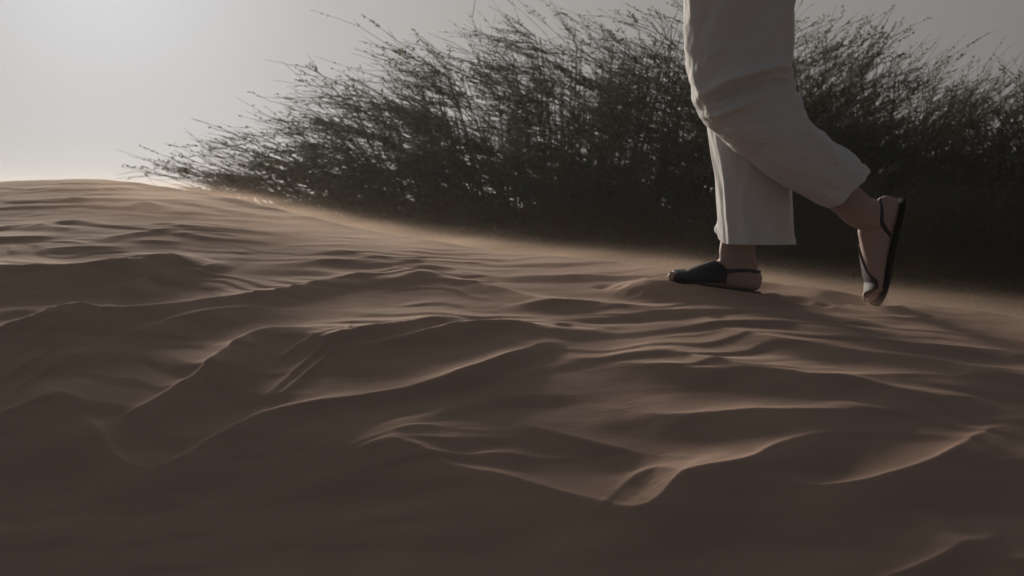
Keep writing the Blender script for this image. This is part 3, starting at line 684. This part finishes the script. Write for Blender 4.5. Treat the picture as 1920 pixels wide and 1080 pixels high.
far_dw = [.16, .15, .12, .11, .105, .10, .10, .10, .105, .11, .112]
def disp_far(U, AN, mid, ax):
    dr = .009 * fbm(np.sin(AN) * 1.5 + 7 + U * 2.0, np.cos(AN) * 1.5 + U * 3, 3)
    dr += .014 * np.exp(-((AN - 2.45) / .35)**2) * smooth(.82, .97, U)
    dr += fold(U, AN, [(.55, 3.6, .3), (.75, 3.75, 1), (1.0, 3.7, 1)], .008, .02)
    dr += fold(U, AN, [(.65, 4.3, .2), (.85, 4.5, 1), (1.0, 4.6, 1)], -.006, .03)
    dr += fold(U, AN, [(.7, 5.7, .2), (.85, 5.6, 1), (1.0, 5.6, 1)], .005, .03)
    dt = -.030 * np.exp(-((AN - 2.6) / .45)**2) * smooth(.8, 1, U)
    return dr, dt
def tube_faces(nu, na_, off):
    i = np.arange(nu * na_).reshape(nu, na_); j = np.roll(i, -1, 1)
    return np.stack([i[:-1], j[:-1], j[1:], i[1:]], -1).reshape(-1, 4) + off
pn = leg_tube(near_pairs, near_dw, NEAR, 320, 180, disp_near); pf = leg_tube(far_pairs, far_dw, FARD, 240, 160, disp_far)
V = np.vstack([pn.reshape(-1, 3), pf.reshape(-1, 3)]); Fq = np.vstack([tube_faces(320, 180, 0), tube_faces(240, 160, 320 * 180)])
tro = mesh_np('trousers', V, Fq, m_cloth); keep(tro, walker)
s = tro.modifiers.new('thick', 'SOLIDIFY'); s.thickness = .0014; s.offset = 0
# stitched hems, a sub-part each: a doubled band of cloth
def hem(pp, name='hem'):
    k_ = 14; band = pp[-k_:]; ctr = band.mean(1, keepdims=True); v = unit(band - ctr); V = band + v * .0016
    o = mesh_np(name, V.reshape(-1, 3), tube_faces(k_, pp.shape[1], 0), m_cloth); s = o.modifiers.new('t', 'SOLIDIFY'); s.thickness = .0012; s.offset = 0
    o.parent = tro; o.matrix_parent_inverse = tro.matrix_world.inverted() if False else Matrix.Translation(-Vector(walker.location)) 
    return o
for pp in (pn, pf):
    h_ = hem(pp)
    h_.parent = tro; h_.matrix_parent_inverse = Matrix.Identity(4)

# ------------------------------------------------------------------ sand blowing over the crest
m_dust = bpy.data.materials.new('blown_sand'); m_dust.use_nodes = True; t = m_dust.node_tree; t.nodes.clear()
n = t.nodes; lk = t.links.new
def M_(op, a, b=None, c=None):
    q = n.new('ShaderNodeMath'); q.operation = op
    for i_, v in enumerate((a, b, c)):
        if v is None: continue
        if isinstance(v, (int, float)): q.inputs[i_].default_value = v
        else: lk(v, q.inputs[i_])
    return q.outputs[0]
om = n.new('ShaderNodeOutputMaterial'); pv = n.new('ShaderNodeVolumePrincipled'); lk(pv.outputs[0], om.inputs['Volume'])
pv.inputs['Color'].default_value = (.72, .58, .47, 1); pv.inputs['Anisotropy'].default_value = .3
tc = n.new('ShaderNodeTexCoord'); sp = n.new('ShaderNodeSeparateXYZ'); lk(tc.outputs['Object'], sp.inputs[0])
# the height of the crest along x, as a curve
xs_ = np.linspace(-4.5, 2.6, 15); zs_ = np.array([max(gz(x, y) for y in crest_y(x) + np.linspace(-.25, .1, 12)) for x in xs_])
z0_, z1_ = zs_.min() - .01, zs_.max() + .01
fc = n.new('ShaderNodeFloatCurve'); cu = fc.mapping.curves[0]
q = [((x - xs_[0]) / (xs_[-1] - xs_[0]), (z - z0_) / (z1_ - z0_)) for x, z in zip(xs_, zs_)]
cu.points[0].location = q[0]; cu.points[1].location = q[-1]
for p_ in q[1:-1]: cu.points.new(*p_)
fc.mapping.update()
lk(M_('DIVIDE', M_('SUBTRACT', sp.outputs['X'], float(xs_[0])), float(xs_[-1] - xs_[0])), fc.inputs['Value'])
zc_ = M_('MULTIPLY_ADD', fc.outputs[0], float(z1_ - z0_), float(z0_))
dz_ = M_('MAXIMUM', M_('SUBTRACT', sp.outputs['Z'], zc_), 0.0)
sx_ = n.new('ShaderNodeMapRange'); sx_.interpolation_type = 'SMOOTHSTEP'; sx_.inputs['From Min'].default_value = -2.6; sx_.inputs['From Max'].default_value = -.6; sx_.inputs['To Min'].default_value = .12; lk(sp.outputs['X'], sx_.inputs[0]); wx_ = sx_.outputs[0]
e1 = M_('MULTIPLY', M_('EXPONENT', M_('DIVIDE', dz_, -.013)), 1.7)
e2 = M_('MULTIPLY', M_('EXPONENT', M_('DIVIDE', dz_, -.055)), .11)
mp = n.new('ShaderNodeMapping'); mp.inputs['Scale'].default_value = (1.0, 1.4, 9); mp.inputs['Rotation'].default_value = (0, R(-8), 0); lk(tc.outputs['Object'], mp.inputs[0])
nz = n.new('ShaderNodeTexNoise'); nz.inputs['Scale'].default_value = 2.0; nz.inputs['Detail'].default_value = 3; lk(mp.outputs[0], nz.inputs['Vector'])
mr_ = n.new('ShaderNodeMapRange'); mr_.inputs['From Min'].default_value = .35; mr_.inputs['From Max'].default_value = .7; mr_.inputs['To Min'].default_value = .35; mr_.inputs['To Max'].default_value = 1.4; lk(nz.outputs['Fac'], mr_.inputs[0])
lk(M_('MULTIPLY', M_('MULTIPLY', M_('MULTIPLY', M_('ADD', e1, e2), wx_), mr_.outputs[0]), DUST), pv.inputs['Density'])
# a closed slab that follows the crest: from just under the lip to 0.3 m above it, 0.3 to 0.9 m before it to 0.9 m behind it
bm = bmesh.new(); secs = []
for x, z in zip(xs_, zs_):
    y = float(crest_y(x)); fr_ = .28 + .6 * float(1 - smooth(-1.6, .2, x)); secs.append([bm.verts.new(c) for c in ((x, y - fr_, z - .30), (x, y + .9, z - .30), (x, y + .9, z + .30), (x, y - fr_, z + .30))])
for a, b_ in zip(secs[:-1], secs[1:]):
    for k_ in range(4): bm.faces.new((a[k_], a[(k_ + 1) % 4], b_[(k_ + 1) % 4], b_[k_]))
bm.faces.new(secs[0][::-1]); bm.faces.new(secs[-1]); bmesh.ops.recalc_face_normals(bm, faces=bm.faces)
me = bpy.data.meshes.new('blowing_sand'); bm.to_mesh(me); bm.free(); me.materials.append(m_dust)
du = bpy.data.objects.new('blowing_sand', me); C.objects.link(du); tag(du, 'thin veil of sand blowing over the dune crest', kind='stuff')

# ------------------------------------------------------------------ dusty air
m_haze = bpy.data.materials.new('dusty_air'); m_haze.use_nodes = True; t = m_haze.node_tree; t.nodes.clear()
om = t.nodes.new('ShaderNodeOutputMaterial'); pv = t.nodes.new('ShaderNodeVolumePrincipled'); t.links.new(pv.outputs[0], om.inputs['Volume'])
pv.inputs['Color'].default_value = (.90, .92, .92, 1); pv.inputs['Density'].default_value = HAZE; pv.inputs['Anisotropy'].default_value = .45
bm = bmesh.new(); bmesh.ops.create_cube(bm, size=1)
for v in bm.verts: v.co = Vector((v.co.x * 860, v.co.y * 860, -1.6 if v.co.z < 0 else 4.6))
me = bpy.data.meshes.new('haze'); bm.to_mesh(me); bm.free(); me.materials.append(m_haze)
hz_ = bpy.data.objects.new('haze', me); C.objects.link(hz_); tag(hz_, 'pale dusty air over the dune', kind='stuff')
